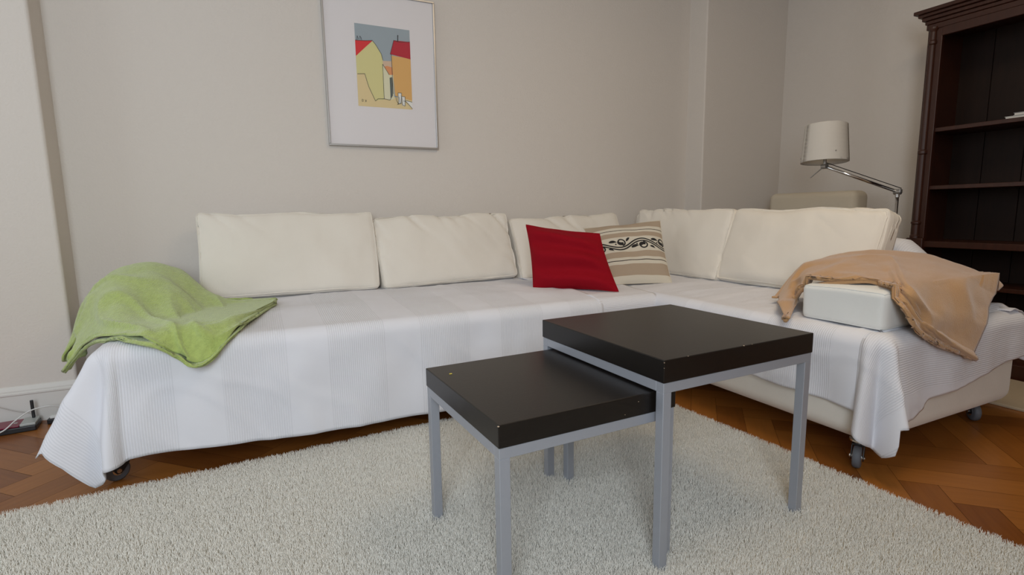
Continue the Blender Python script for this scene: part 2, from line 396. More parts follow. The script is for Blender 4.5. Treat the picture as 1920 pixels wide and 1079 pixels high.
def caster(x, y, rz):
    c = bpy.data.objects.new('caster', None); COL.objects.link(c); c.location = (x, y, 0); c.rotation_euler = (0, 0, rz)
    rel(c)
    bm = bmesh.new(); lathe(bm, [(.030, .098), (.030, .092), (.013, .088), (.013, .078)][::-1], (0, 0, 0), 20); link('mounting_plate', bm, M['chrome'], c)
    bm = bmesh.new()
    for s in (-1, 1):
        pts = [(-.012, .082), (.018, .082), (.036, .040), (.028, .028), (.014, .028), (-.012, .06)]
        a = [bm.verts.new((px, s*.0165, pz)) for px, pz in pts]; b = [bm.verts.new((px, s*.0195, pz)) for px, pz in pts]
        bm.faces.new(a); bm.faces.new(b[::-1])
        for i in range(len(pts)): bm.faces.new((a[i], a[(i+1) % len(pts)], b[(i+1) % len(pts)], b[i]))
    box(bm, -.012, .02, -.0195, .0195, .076, .084, bevel=.002)
    link('fork', bm, M['black_plastic'], c)
    bm = bmesh.new(); q = Matrix.Rotation(math.pi/2, 4, 'X')
    lathe(bm, [(.012, -.013), (.032, -.013), (.038, -.009), (.0395, 0), (.038, .009), (.032, .013), (.012, .013)], (0, 0, 0), 28)
    bmesh.ops.transform(bm, matrix=Matrix.Translation((.022, 0, .0395)) @ q, verts=bm.verts)
    link('wheel', bm, M['rubber'], c, smooth=True)
    bm = bmesh.new(); cyl(bm, (.022, -.0235, .0395), (.022, .0235, .0395), .0075, seg=14); cyl(bm, (.022, -.0145, .0395), (.022, .0145, .0395), .017, seg=20); link('axle', bm, M['chrome'], c)
    return c
for x, y, rz in ((-.475, 2.165, math.radians(-150)), (-.42, 2.98, .5), (1.855, 1.06, math.radians(-155)), (2.70, 1.10, math.radians(-130)), (2.68, 2.95, .3), (1.0, 2.98, 1.), (1.0, 2.2, 1.8)):
    caster(x, y, rz)

# ------------------------------------------------------------ drapes
def skirt_path(segs):
    """list of ((x,y),(nx,ny),drop,flare) columns"""
    return segs
def build_drape(name, cols, back, m, label, ntop=26, nskirt=34, rad=.05, seed=1., wr=.006):
    """cols: perimeter columns; back(col)-> inner end point; one cloth mesh"""
    vs = []; uvs = []; nr = ntop+nskirt
    for (x, y, nx, ny, drop, flare, wob, bx, by) in cols:
        # hem -> edge -> top
        col = []
        Ls = drop
        for k in range(nskirt+1):
            d = Ls*(1-k/nskirt)            # distance down the cloth from the edge start
            arc = rad*math.pi/2
            if d < arc:
                a = d/rad; off = rad*math.sin(a)-rad; z = SZ+.012-rad*(1-math.cos(a))
            else:
                e = d-arc; off = 0.0; z = SZ+.012-rad-e
            e = max(0, d-.03)
            f = (flare+wob)*e
            z += (abs(flare+wob)**2)*e*.5
            off += f
            off += .004*math.sin((x+y)*23+seed)*min(1, e*6)
            X, Y = x+nx*off, y+ny*off
            nn = nz3((X, Y, z), 5, seed)*.012*min(1, e*8)+nz3((X, Y, z*.4), 14, seed)*.004*min(1, e*8)+max(0, 1-8*abs(nz3((X+z*.8, Y-z*.6, z*.5), 4.0, seed)))*.004*min(1, e*8)
            X += nx*nn; Y += ny*nn
            col.append(((X, Y, z), (x+nx*(d-rad), y+ny*(d-rad))))
        sx, sy = x-nx*rad, y-ny*rad
        for k in range(1, ntop+1):
            t = (k/ntop)
            X = sx+(bx-sx)*t; Y = sy+(by-sy)*t
            z = SZ+.012+.018*math.sin(math.pi*min(1, t*1.2)*.8)
            z += nz3((X*1.0, Y*2.2, 0), 2.3, seed)*.010-abs(nz3((X*1.5+Y, Y*2.5-X*.4, 3), 5, seed))*wr+max(0, 1-9*abs(nz3((X*.9+Y*.2, Y*2.6, 7), 2.6, seed)))*.0035
            col.append(((X, Y, z), (X, Y)))
        vs.append([c[0] for c in col]); uvs.append([c[1] for c in col])
    nc = len(cols); V = [p for c in vs for p in c]; U = [p for c in uvs for p in c]; F = []
    for i in range(nc-1):
        for j in range(nr):
            a = i*(nr+1)+j; F.append((a, a+1, a+nr+2, a+nr+1))
    me = bpy.data.meshes.new(name); me.from_pydata(V, [], F); uv = me.uv_layers.new(name='UVMap')
    for l in me.loops: uv.data[l.index].uv = U[l.vertex_index]
    o = link(name, me, m, smooth=True)
    md = o.modifiers.new('thickness', 'SOLIDIFY'); md.thickness = .003; md.offset = 1
    return tag(o, label, 'bedspread')
def lerp(a, b, t): return a+(b-a)*t
def table(xs, x):
    for (a, va), (b, vb) in zip(xs, xs[1:]):
        if a <= x <= b: return lerp(va, vb, (x-a)/(b-a) if b > a else 0)
    return xs[0][1] if x < xs[0][0] else xs[-1][1]
# main run spread: left side (facing -X), corner, front
ED = .012+SZ
cols = []
XLs = FX0-.01; YFs = FY0-.01; R = .07
side_n, corn_n, front_n = 30, 40, 150
for k in range(side_n):
    y = lerp(3.06, YFs+R, k/side_n)
    drop = table([(2.0, .27), (2.35, .27), (2.7, .26), (3.1, .25)], y)
    cols.append((XLs, y, -1, 0, drop+.03, .36+.08*math.sin(y*9), 0, XLs+.25+(3.06-y)*.35, 3.06))
for k in range(corn_n+1):
    t = k/corn_n; a = math.radians(180+90*t); nx, ny = math.cos(a), math.sin(a)
    # corner of the cloth: two points with a notch between
    drop = table([(0, .27), (.10, .29), (.17, .30), (.20, .355), (.25, .355), (.29, .33), (.40, .375), (.52, .45), (.57, .445), (.75, .39), (1, .378)], t)
    wob = .15*math.sin(t*math.pi*3.1-.9)
    cols.append((XLs+R+R*nx, YFs+R+R*ny, nx, ny, drop+.03, lerp(.42, .04, t**1.3), wob*math.sin(math.pi*t)**.5, XLs+.25+.34+t*.05, 3.06))
for k in range(1, front_n+1):
    x = lerp(XLs+R, 1.47, k/front_n)
    drop = table([(-.5, .385), (-.46, .372), (-.38, .37), (0, .395), (.5, .405), (1.5, .41)], x)
    fl = table([(-.5, .05), (-.3, .03), (1.5, .02)], x)
    cols.append((x, YFs, 0, -1, drop+.03, fl+.015*math.sin(x*7), 0, max(x, XLs+.64+(x-XLs)*.55) if x < .3 else lerp(XLs+.64+(.3-XLs)*.55, 1.47, (x-.3)/1.17), 3.06))
build_drape('bedspread', cols, None, M['drape_x'], 'white ribbed bedspread over the long left run of the sofa', seed=2.3)
# arm spread: short front piece, then arm front, corner, end
cols = []
AXs, AYs = AX0-.012, AY0-.005
for k in range(0, 18):
    y = lerp(3.06, 2.09, k/17); cols.append((AXs, y, -1, 0, .10, 0, 0, AX1-.02, y))
for k in range(1, 90):
    y = lerp(2.085, AYs+R, k/89)
    z = table([(.9, .165), (1.0, .195), (1.05, .215), (1.26, .22), (1.5, .225), (2.1, .25)], y)
    cols.append((AXs, y, -1, 0, SZ-z+.035, .02+.01*math.sin(y*15), 0, AX1-.02, y+(.0 if y > 1.3 else (1.3-y)*.25)))
for k in range(0, 41):
    t = k/40; a = math.radians(180+90*t); nx, ny = math.cos(a), math.sin(a)
    z = table([(0, .17), (.2, .135), (.45, .095), (.58, .08), (.66, .105), (.70, .185), (1, .19)], t)
    wob = .19*math.sin(t*math.pi*3+.3)
    cols.append((AXs+R+R*nx, AYs+R+R*ny, nx, ny, SZ-z+.035, lerp(.05, .07, t)+.13*math.sin(math.pi*t), wob*math.sin(math.pi*t)**.5, AX1-.02, AYs+R+.08+(1-t)*.04))
for k in range(1, 90):
    x = lerp(AXs+R, AX1-.03, k/89)
    z = table([(1.8, .19), (1.95, .185), (2.01, .20), (2.06, .232), (2.2, .245), (2.6, .295), (2.8, .31)], x)
    cols.append((x, AYs, 0, -1, SZ-z+.035, .05+.035*math.sin(x*11+1), 0, lerp(x, AX1-.02, .0), AYs+R+.08))
o = build_drape('bedspread', cols, None, M['drape_y'], 'white ribbed bedspread over the right arm of the sofa', seed=5.1)
arm_spread = o
# the corner seat between the two: continuation of the arm spread
cols = []
for k in range(0, 24):
    x = lerp(1.45, AXs+.02, k/23); cols.append((x, YFs-.0, 0, -1, .24, .02, 0, x, 3.06))
o = build_drape('spread_fold', cols, None, M['drape_y'], None, seed=5.1); o.parent = arm_spread
del o['category']
# far side of the arm: cloth falling over the outer edge (towards the armchair)
cols = []
for k in range(0, 50):
    y = lerp(AYs+.02, 3.0, k/49)
    cols.append((AX1+.01, y, 1, 0, .24+.02*math.sin(y*9), .16+.06*math.sin(y*13), 0, AX1-.12, y))
o = build_drape('spread_fold', cols, None, M['drape_y'], None, seed=8.1, ntop=4); o.parent = arm_spread
del o['category']
# the low backrest of the arm, under the same cloth, sloping down at its end
def backrest_fn(u, v):
    y = lerp(1.12, 3.0, u)
    top = table([(1.12, .0), (1.20, .05), (1.33, .21), (1.40, .275), (1.50, .285), (3.0, .285)], y)
    a = math.pi*v
    x = 2.70+.105*(-math.cos(a))*(1+.25*(1-math.sin(a)))
    z = SZ+.005+top*min(1, (math.sin(a)**.45)) if top > 0 else SZ+.005
    n = nz3((x, y, z), 6)*.008
    return (x+n, y, z+n)
me = grid_mesh('spread_backrest', backrest_fn, 80, 24, lambda u, v: (v*.7, lerp(1.12, 3., u)))
o = link('covered_backrest', me, M['drape_y'], smooth=True); o.parent = arm_spread

# ------------------------------------------------------------ box cushions
def cushion(name, centre_bottom, width, height, thick, facing, lean, roll, seed, label, m='cushion', wr=.008, r=.028, sag=0.0, pipe=True, group='loose back cushions of the corner sofa'):
    """upright cushion: local x width, z height, -y front face"""
    t = thing(name, centre_bottom, label, 'cushion', group)
    t.rotation_euler = (Matrix.Rotation(facing, 3, 'Z') @ Matrix.Rotation(-lean, 3, 'X') @ Matrix.Rotation(roll, 3, 'Y')).to_euler()
    a, b, c = width/2, height/2, thick/2
    def surf(u, v, w_):
        p = Vector((a*u, c*w_, b*v)); q = Vector((max(-a+r, min(a-r, p.x)), max(-c+r, min(c-r, p.y)), max(-b+r, min(b-r, p.z))))
        d = p-q
        if d.length > 1e-6: p = q+d.normalized()*r
        bul = (1-abs(u)**2.6)*(1-abs(v)**2.6)
        p.y *= .80+.36*bul
        p.z += -sag*b*(1-u*u)*max(0, v) + .006*math.sin(u*6+seed)*max(0, v)
        p.x += .010*a*math.sin(v*2.2+seed)*abs(u)
        edge = max(abs(u), abs(v))
        k = (.12+1.0*max(0, v)**2)*max(0, min(1, .5+1.6*nz3((p.x, p.z, 0), 3.5, seed+2)))+.35*max(0, edge-.85)*5
        s = nz3((p.x*1.0+p.z*.9, seed, p.z*.25-p.x*.3), 8, seed)
        p.y += (-1 if w_ < 0 else 1)*(-wr)*max(0, 1-abs(s)*6)*k*2.0
        p.y += nz3((p.x, w_, p.z), 5, seed)*.014+nz3((p.x*1.2, w_, p.z*.8), 16, seed)*.0022
        p.z += nz3((p.x, w_, 1), 7, seed)*.006*max(0, v)
        return p
    bm = bmesh.new(); bmesh.ops.create_cube(bm, size=2)
    bmesh.ops.subdivide_edges(bm, edges=bm.edges, cuts=47, use_grid_fill=True)
    for v in bm.verts: v.co = surf(v.co.x, v.co.z, v.co.y)+Vector((0, 0, b))
    cv = link('cover', bm, M[m], t, smooth=True)
    if pipe:
        bm = bmesh.new()
        for w_ in (-1, 1):
            pts = []; N = 40
            for k in range(N): pts.append((lerp(-1, 1, k/N), -1))
            for k in range(N): pts.append((1, lerp(-1, 1, k/N)))
            for k in range(N): pts.append((lerp(1, -1, k/N), 1))
            for k in range(N): pts.append((-1, lerp(1, -1, k/N)))
            tube(bm, [surf(u, v, w_)+Vector((0, 0, b)) for u, v in pts], .0026, seg=6, closed=True)
        link('piping', bm, M[m], t, smooth=True)
    return t
ZT = SZ+.020
CL = math.radians(20)
cushion('sofa_cushion', (.165, 2.915, ZT), .855, .435, .135, 0, CL, math.radians(.3), 1.3, 'cream back cushion at the left end, beside the green throw', wr=.006)
cushion('sofa_cushion', (1.015, 2.915, ZT), .825, .412, .135, 0, CL, math.radians(-1.2), 4.1, 'creased cream back cushion second from the left', wr=.013)
cushion('sofa_cushion', (1.865, 2.925, ZT), .83, .392, .135, 0, CL, math.radians(-2.2), 7.7, 'cream back cushion standing behind the red pillow', wr=.012)
cushion('sofa_cushion', (2.37, 2.585, ZT), .84, .420, .14, -math.pi/2, math.radians(17), math.radians(.8), 3.2, 'cream back cushion in the sofa corner, right of the striped pillow', wr=.008)
cushion('sofa_cushion', (2.38, 1.775, ZT), .84, .42, .17, -math.pi/2, math.radians(20), 0, 6.5, 'largest looking cream back cushion, behind the tan throw', wr=.007, r=.05)
# bolster lying flat at the end of the arm
bt = thing('bolster_cushion', (1.86, 1.165, ZT-.005), 'white rectangular bolster lying under the tan throw', 'cushion')
def bol(u, v, w_):
    a, b, c, r = .36, .15, .067, .022
    p = Vector((a*u, b*v, c*w_)); q = Vector((max(-a+r, min(a-r, p.x)), max(-b+r, min(b-r, p.y)), max(-c+r, min(c-r, p.z))))
    d = p-q
    if d.length > 1e-6: p = q+d.normalized()*r
    p.z *= .93+.14*(1-u**4)*(1-v**4) if w_ > 0 else 1
    p += Vector((nz3(p, 7, 3)*.006, nz3(p, 7, 9)*.006, nz3(p, 6, 5)*.006))
    return p+Vector((a, 0, c))
bm = bmesh.new(); bmesh.ops.create_cube(bm, size=2); bmesh.ops.subdivide_edges(bm, edges=bm.edges, cuts=31, use_grid_fill=True)
for v in bm.verts: v.co = bol(v.co.x, v.co.y, v.co.z)
link('cover', bm, M['bolster'], bt, smooth=True)
bm = bmesh.new()
for w_ in (-1, 1):
    pts = [(lerp(-1, 1, k/30), -1) for k in range(30)]+[(1, lerp(-1, 1, k/20)) for k in range(20)]+[(lerp(1, -1, k/30), 1) for k in range(30)]+[(-1, lerp(1, -1, k/20)) for k in range(20)]
    tube(bm, [bol(u, v, w_) for u, v in pts], .002, seg=6, closed=True)
link('piping', bm, M['bolster'], bt, smooth=True)

# ------------------------------------------------------------ throw pillows
def pillow(name, BL, BR, TR, TL, thick, m, label, seed, extra=None, folds=0.0, pinch=.05):
    BL, BR, TR, TL = map(Vector, (BL, BR, TR, TL)); C = (BL+BR+TR+TL)/4; base = (BL+BR)/2
    t = thing(name, base, label, 'pillow')
    nrm = ((BR-BL).cross(TL-BL)).normalized()
    if nrm.y > 0: nrm = -nrm
    def P(s, q, side, off=0):
        u, v = s*2-1, q*2-1
        p = BL.lerp(BR, s).lerp(TL.lerp(TR, s), q)
        p += (C-p)*pinch*((1-u*u)*abs(v)**3+(1-v*v)*abs(u)**3)*1.3
        h = max(0, (1-abs(u)**2.2)*(1-abs(v)**2.2))**.62*thick/2
        h *= 1+.25*nz3(p, 6, seed)
        h += folds*math.sin(v*9+u*1.3+seed+2*nz3(p, 4, seed))*min(1, h*18)
        h += nz3((p.x*2, p.y, p.z*2), 9, seed)*.004*min(1, h*30)
        return p+nrm*(side*h+off)+Vector((0, 0, .004))*nz3(p, 8, seed)-base
    n = 56; V = []; F = []; MI = []; UV = []
    for side in (1, -1):
        o0 = len(V)
        for j in range(n+1):
            for i in range(n+1): V.append(tuple(P(i/n, j/n, side))); UV.append((i/n, j/n))
        for j in range(n):
            for i in range(n):
                a = o0+j*(n+1)+i; F.append((a, a+1, a+n+2, a+n+1) if side > 0 else (a+n+1, a+n+2, a+1, a)); MI.append(0)
    if extra:
        for pts in extra:
            o0 = len(V); k = len(pts)
            for (s, q, wd) in pts:
                pass
            for idx, (s, q, wd) in enumerate(pts):
                a = pts[max(0, idx-1)]; b = pts[min(k-1, idx+1)]; dx, dy = b[0]-a[0], b[1]-a[1]; l = math.hypot(dx, dy) or 1
                nx, ny = -dy/l*wd, dx/l*wd
                V.append(tuple(P(s+nx, q+ny, 1, .0012))); V.append(tuple(P(s-nx, q-ny, 1, .0012))); UV += [(s, q), (s, q)]
            for idx in range(k-1):
                a = o0+idx*2; F.append((a, a+1, a+3, a+2)); MI.append(1)
    me = bpy.data.meshes.new('pillow_cover'); me.from_pydata(V, [], F); me.update(); uv = me.uv_layers.new(name='UVMap')
    for l in me.loops: uv.data[l.index].uv = UV[l.vertex_index]
    for p_, mi in zip(me.polygons, MI): p_.material_index = mi
    o = link('pillow_cover', me, None, t, smooth=True, mats=m)
    # stitched edge
    bm = bmesh.new(); N = 40
    pts = [P(lerp(0, 1, k/N), 0, 1) for k in range(N)]+[P(1, k/N, 1) for k in range(N)]+[P(1-k/N, 1, 1) for k in range(N)]+[P(0, 1-k/N, 1) for k in range(N)]
    tube(bm, pts, .0022, seg=6, closed=True); link('edge_seam', bm, m[0], t, smooth=True)
    return t
pillow('throw_pillow', W(1000, 541, 'z', .50), W(1160, 547, 'z', .497), W(1124, 438, 'y', 2.36), W(986, 422, 'y', 2.62), .15, [M['red']], 'crimson square throw pillow leaning against the cream cushions', 2.2, folds=.016, pinch=.035)
# striped pillow material by uv.y
mp_ = bpy.data.materials.new('striped_linen'); mp_.use_nodes = True; nt = mp_.node_tree; L = nt.links.new
b = nt.nodes['Principled BSDF']; b.inputs['Roughness'].default_value = .9; b.inputs['Specular IOR Level'].default_value = .15
uvn = nt.nodes.new('ShaderNodeUVMap'); sp = nt.nodes.new('ShaderNodeSeparateXYZ'); L(uvn.outputs[0], sp.inputs[0])
cr = nt.nodes.new('ShaderNodeValToRGB'); cr.color_ramp.interpolation = 'CONSTANT'; L(sp.outputs[1], cr.inputs[0])
taupe, nat, ink = (*srgb(176, 158, 138), 1), (*srgb(214, 206, 190), 1), (*srgb(70, 62, 58), 1)
stops = [(0, nat), (.085, taupe), (.235, nat), (.285, ink), (.295, nat), (.335, taupe), (.425, nat), (.675, taupe), (.755, nat), (.80, ink), (.81, nat), (.865, taupe), (.985, nat)]
el = cr.color_ramp.elements
el[0].position, el[0].color = stops[0]; el[1].position, el[1].color = stops[1]
for p_, c_ in stops[2:]:
    e = el.new(p_); e.color = c_
nzz = nt.nodes.new('ShaderNodeTexNoise'); nzz.inputs['Scale'].default_value = 90; L(uvn.outputs[0], nzz.inputs['Vector'])
bp_ = nt.nodes.new('ShaderNodeBump'); bp_.inputs['Strength'].default_value = .3; bp_.inputs['Distance'].default_value = .002; L(nzz.outputs[0], bp_.inputs['Height']); L(bp_.outputs[0], b.inputs['Normal'])
L(cr.outputs[0], b.inputs['Base Color'])
M['ink'] = mat('black_print', (.02, .018, .018), .9)
# running vine scroll
st = []
wave = lambda s: .545+.068*math.cos((s-.64)*2*math.pi/.60)
for off in (-.020, .020):
    st.append([(s, wave(s)+off, .0095) for s in [k/60*.98+.01 for k in range(61)]])
def spiral(cx, cy, r0, turns, a0, sgn, w0):
    out = []
    for k in range(28):
        t = k/27; r = r0*(1-t*.72); a = a0+sgn*turns*2*math.pi*t
        out.append((cx+r*math.cos(a), cy+r*math.sin(a), w0*(1 if t < .55 else 1+2.2*math.sin((t-.55)/.45*math.pi))))
    return out
def leaf(x0, y0, x1, y1, wmax):
    return [(lerp(x0, x1, k/10), lerp(y0, y1, k/10)+.012*math.sin(math.pi*k/10), max(.0008, wmax*math.sin(math.pi*min(1, .08+k/10))**.8)) for k in range(11)]
for c, cy, up in ((.37, .588, 1), (.93, .588, 1), (.65, .512, -1), (.09, .512, -1)):
    st.append(spiral(c, cy, .062, 1.2, math.radians(-80 if up > 0 else 80), up, .0095))
    st.append(leaf(c-.155, cy+.018*up, c-.05, cy-.002*up, .022))
    st.append([(c-.075+.007*math.cos(a), cy-.032*up+.007*math.sin(a), .007) for a in (0, 1.5, 3, 4.5, 6)])
for x0, y0, x1, y1 in ((.445, .60, .50, .655), (.74, .49, .81, .452), (.185, .49, .25, .447)): st.append(leaf(x0, y0, x1, y1, .016))
pillow('throw_pillow', W(1130, 537, 'z', .497), W(1260, 531, 'z', .497), W(1238, 413, 'y', 2.47), W(1094, 428, 'y', 2.70), .12, [mp_, M['ink']], 'taupe and natural striped throw pillow with black vine scroll', 5.5, extra=st, pinch=.04)

# ------------------------------------------------------------ throws
def cloth_patch(name, rows, label, m, cat, nu=110, nv=70, fold=.006, thick=.007, seed=1., margin=.006, vfree=0):
    rows = [[Vector(p) for p in r] for r in rows]
    cen = Vector(rows[0][len(rows[0])//2])
    def fn(u, v):
        p = catmull([catmull(r, u) for r in rows], v)
        return p
    def disp(u, v):
        p = fn(u, v); e = 1e-3
        du = fn(min(1, u+e), v)-fn(max(0, u-e), v); dv = fn(u, min(1, v+e))-fn(u, max(0, v-e))
        n = du.cross(dv)
        n = n.normalized() if n.length > 1e-12 else Vector((0, 0, 1))
        if n.z < 0: n = -n
        s = nz3((u*2.2+v*1.2, v*2.0-u*.4, 0), 2.0, seed)
        k = max(0, 1-abs(s)*4)
        p = p+n*(fold*2*k+nz3(p, 9, seed)*fold*.9+nz3(p, 30, seed)*.0012)
        lo = support(p.x, p.y, (margin+thick) if v > vfree else .001)
        if lo is not None and p.z < lo: p.z = lo
        return p
    me = grid_mesh(name, disp, nu, nv)
    o = link(name, me, m, smooth=True)
    md = o.modifiers.new('thickness', 'SOLIDIFY'); md.thickness = thick; md.offset = -1
    return tag(o, label, cat)
def support(x, y, m):
    """height of what carries a throw at (x, y): the spread seats and the bolster"""
    lo = None
    for x0, y0 in ((XLs, YFs), (AXs, AYs)):
        if x0 == AXs and x < AXs: continue
        if x0 == XLs and x > 1.4: continue
        d = min(x-x0, y-y0)
        if d > 0:
            q = min(d, .05); lo = SZ+.012-.05+math.sqrt(max(0, .0025-(.05-q)**2))+.026*min(1, d/.12)+m
    if 1.855 < x < 2.59 and 1.005 < y < 1.325: lo = SZ+.020-.005+.140+m
    return lo
# green throw over the left end
near = [W(121, 697, 'y', 2.42), W(166, 647, 'y', 2.30), W(221, 632, 'z', .502), W(284, 644, 'z', .500)+Vector((0, .03, 0)), W(331, 661, 'y', 2.03), W(363, 680, 'y', 2.015), W(400, 666, 'y', 2.015), W(450, 614, 'z', .506), W(519, 571, 'z', .508)]
far = [W(124, 676, 'y', 2.62), W(150, 602, 'y', 2.78), W(190, 532, 'y', 2.84), W(240, 499, 'y', 2.84), W(290, 493, 'y', 2.84), W(340, 508, 'y', 2.80), W(380, 541, 'y', 2.74), W(430, 565, 'z', .525), W(517, 564, 'z', .515)]
m1 = []; m2 = []
px1 = [(136, 650, 2.45), (178, 600, 2.45), (216, 585, 2.38), (275, 590, 2.36), (330, 600, 2.32), (372, 622, 2.26), (415, 625, 2.24), (455, 600, 2.36), (519, 569, 2.61)]
px2 = [(146, 620, 2.62), (172, 560, 2.66), (208, 528, 2.64), (262, 528, 2.62), (320, 540, 2.58), (370, 575, 2.52), (415, 592, 2.46), (450, 586, 2.46), (518, 567, 2.63)]
back = [p+Vector((.0, .12, -.10 if 0 < i < 7 else -.02)) for i, p in enumerate(far)]
for i in (7, 8): back[i] = far[i]+Vector((0, .03, -.012))
back[0] = far[0]+Vector((0.02, .10, -.02))
for i in (5, 6): back[i] = far[i]+Vector((-.03, .05, -.12))
edge = [near[i].lerp(W(*px1[i][:2], 'y', px1[i][2]), .3) if i < 3 or i > 7 else near[i]+Vector((0, .085, .53-near[i].z)) for i in range(9)]
gt = cloth_patch('throw_blanket', [near, edge, [W(x, y, 'y', Y) for x, y, Y in px1], [W(x, y, 'y', Y) for x, y, Y in px2], far, back], 'lime green fleece throw draped over the left sofa end', M['green'], 'throw blanket', seed=3.3, fold=.008)
gl = [p+(Vector((-.004, -.020, -.012)) if 1 < i < 8 else Vector((0, -.004, -.004))) for i, p in enumerate(near)]
gi = [p+Vector((0, .06, -.004)) for p in near]
gf = cloth_patch('lower_fold', [[p+Vector((0, .01, -.008)) for p in gl], gl, [p+Vector((0, .004, .004)) for p in gl], gi], None, M['green'], None, seed=12.1, fold=.003, thick=.006, nv=24, margin=.001, vfree=9)
gf.parent = gt
# tan throw folded over the bolster
near = [W(1474, 597, 'z', .505), W(1490, 562, 'x', 1.92), W(1512, 536, 'x', 1.905), W(1600, 523, 'x', 1.92), W(1655, 528, 'x', 1.96), W(1695, 556, 'y', .985), W(1728, 604, 'y', .955), W(1770, 633, 'y', .945), W(1825, 667, 'y', .93)]
far = [W(1458, 556, 'z', .53), W(1487, 516, 'x', 2.06), W(1525, 491, 'x', 2.13), W(1600, 477, 'x', 2.28), W(1670, 475, 'x', 2.44), W(1740, 481, 'x', 2.54), W(1800, 496, 'x', 2.62), W(1850, 516, 'x', 2.68), W(1877, 533, 'x', 2.72)]
mid = [a.lerp(b, .33)+Vector((0, 0, .012)) for a, b in zip(near, far)]
mid[5] = W(1699, 545, 'y', .98); mid[6] = W(1748, 575, 'y', .962); mid[7] = W(1805, 585, 'y', .955); mid[8] = W(1842, 610, 'y', .955)
mid[0] = W(1462, 574, 'z', .525)
edg = [a.lerp(b, .66)+Vector((0, 0, .012)) for a, b in zip(near, far)]
edg[5] = W(1706, 522, 'y', 1.03); edg[6] = W(1765, 524, 'y', 1.02); edg[7] = W(1822, 532, 'y', 1.0); edg[8] = W(1862, 560, 'y', .99)
edg[0] = W(1459, 562, 'z', .53)
bk = [p+Vector((.05, .06, -.06)) for p in far]
bk[0] = far[0]+Vector((0, .02, -.02)); bk[8] = far[8]+Vector((.03, .08, -.04))
# lower layer of the fold, tucked back under the upper one
def shift(r, d): return [p+Vector(d) for p in r]
roll = [p+(Vector((-.002, 0, -.005)) if i < 5 else Vector((-.006, -.006, -.010))) for i, p in enumerate(near)]
und1 = []
for i, p in enumerate(near):
    q = p.lerp(mid[i], .10); und1.append(q+(Vector((.02, 0, -.006)) if i < 5 else Vector((-.012, .012, -.016))))
o = cloth_patch('throw_blanket', [und1, roll, near, mid, edg, far, bk], 'tan fleece throw folded over the white bolster', M['tan'], 'throw blanket', seed=6.3, fold=.006, thick=.008, nv=100, vfree=.24)
lower = []
for i, p in enumerate(near):
    d = Vector((-.022, 0, -.014)) if i < 5 else Vector((-.035, -.004, -.02))
    if i in (0,): d = Vector((-.02, .03, -.005))
    if i == 8: d = Vector((-.03, -.002, -.002))
    lower.append(p+d)
hm = bmesh.new(); hp = [catmull([p+Vector((-.006, -.002, -.009)) for p in near], k/90) for k in range(91)]
tube(hm, [p+Vector((nz3(p, 12, 2)*.005, 0, nz3(p, 14, 4)*.004)) for p in hp], .0085, seg=10); hem = link('folded_hem', hm, M['tan'], smooth=True); hem.parent = o
l2 = [a.lerp(b, .2)+(Vector((.03, 0, -.016)) if i < 5 else Vector((0, 0, -.022))) for i, (a, b) in enumerate(zip(near, mid))]
rl = [p+Vector((.004, .002, -.006)) for p in lower]
o2 = cloth_patch('lower_fold', [[p.lerp(q, .3)+Vector((0, 0, -.004)) for p, q in zip(rl, l2)][4:], rl[4:], lower[4:], l2[4:]], None, M['tan'], None, seed=9.1, fold=.004, thick=.007, nv=40)
o2.parent = o

# ------------------------------------------------------------ nesting tables
def nest_table(loc, rz, sx, sy, h, t, label, chips):
    tb = thing('side_table', (loc[0], loc[1], .002), label, 'table', 'nesting side tables on the rug', rz)
    g = .0255
    boxo('tabletop', (0, sx, 0, sy, h-t, h), M['black_wood'], tb, bevel=.0022, seg=2)
    bm = bmesh.new()
    i = .002
    for a in ((i, sx-i, i, i+g), (i, sx-i, sy-i-g, sy-i), (i, i+g, i+g, sy-i-g), (sx-i-g, sx-i, i+g, sy-i-g)): box(bm, *a, h-t-g, h-t, bevel=.001, seg=1)
    link('frame', bm, M['silver'], tb)
    for x in (i, sx-i-g):
        for y in (i, sy-i-g): boxo('leg', (x, x+g, y, y+g, 0, h-t-g+.0005), M['silver'], tb, bevel=.0012, seg=1)
    for (x, y, z, r) in chips: boxo('edge_chip', (x-r, x+r, y-r, y+r, z-r*.4, z+r*.4), M['chip'], tb, bevel=r*.3, seg=1)
    return tb
nest_table((.8328, .9199), .0297, .5546, .5546, .5555-.002, .0567, 'taller dark side table with silver legs, in front', [(.075, 0, .5535, .0012), (.30, 0, .5535, .001), (0.0, 0, .548, .0012), (0, 0, .535, .0009), (.27, .001, .5535, .0018)])
nest_table((.419, .945), .0297, .4894, .47, .4661, .052, 'lower dark side table slid half under the taller one', [(0, 0, .464, .002), (.37, 0, .45, .0012), (.33, 0, .425, .001)])
bm = bmesh.new(); box(bm, -.004, .004, -.002, .002, 0, .002, bevel=.0008); cr_ = link('crumb', bm, M['yellow']); cr_.location = W(845, 702, 'z', .4681); tag(cr_, 'tiny yellow crumb on the lower side table', 'crumb')

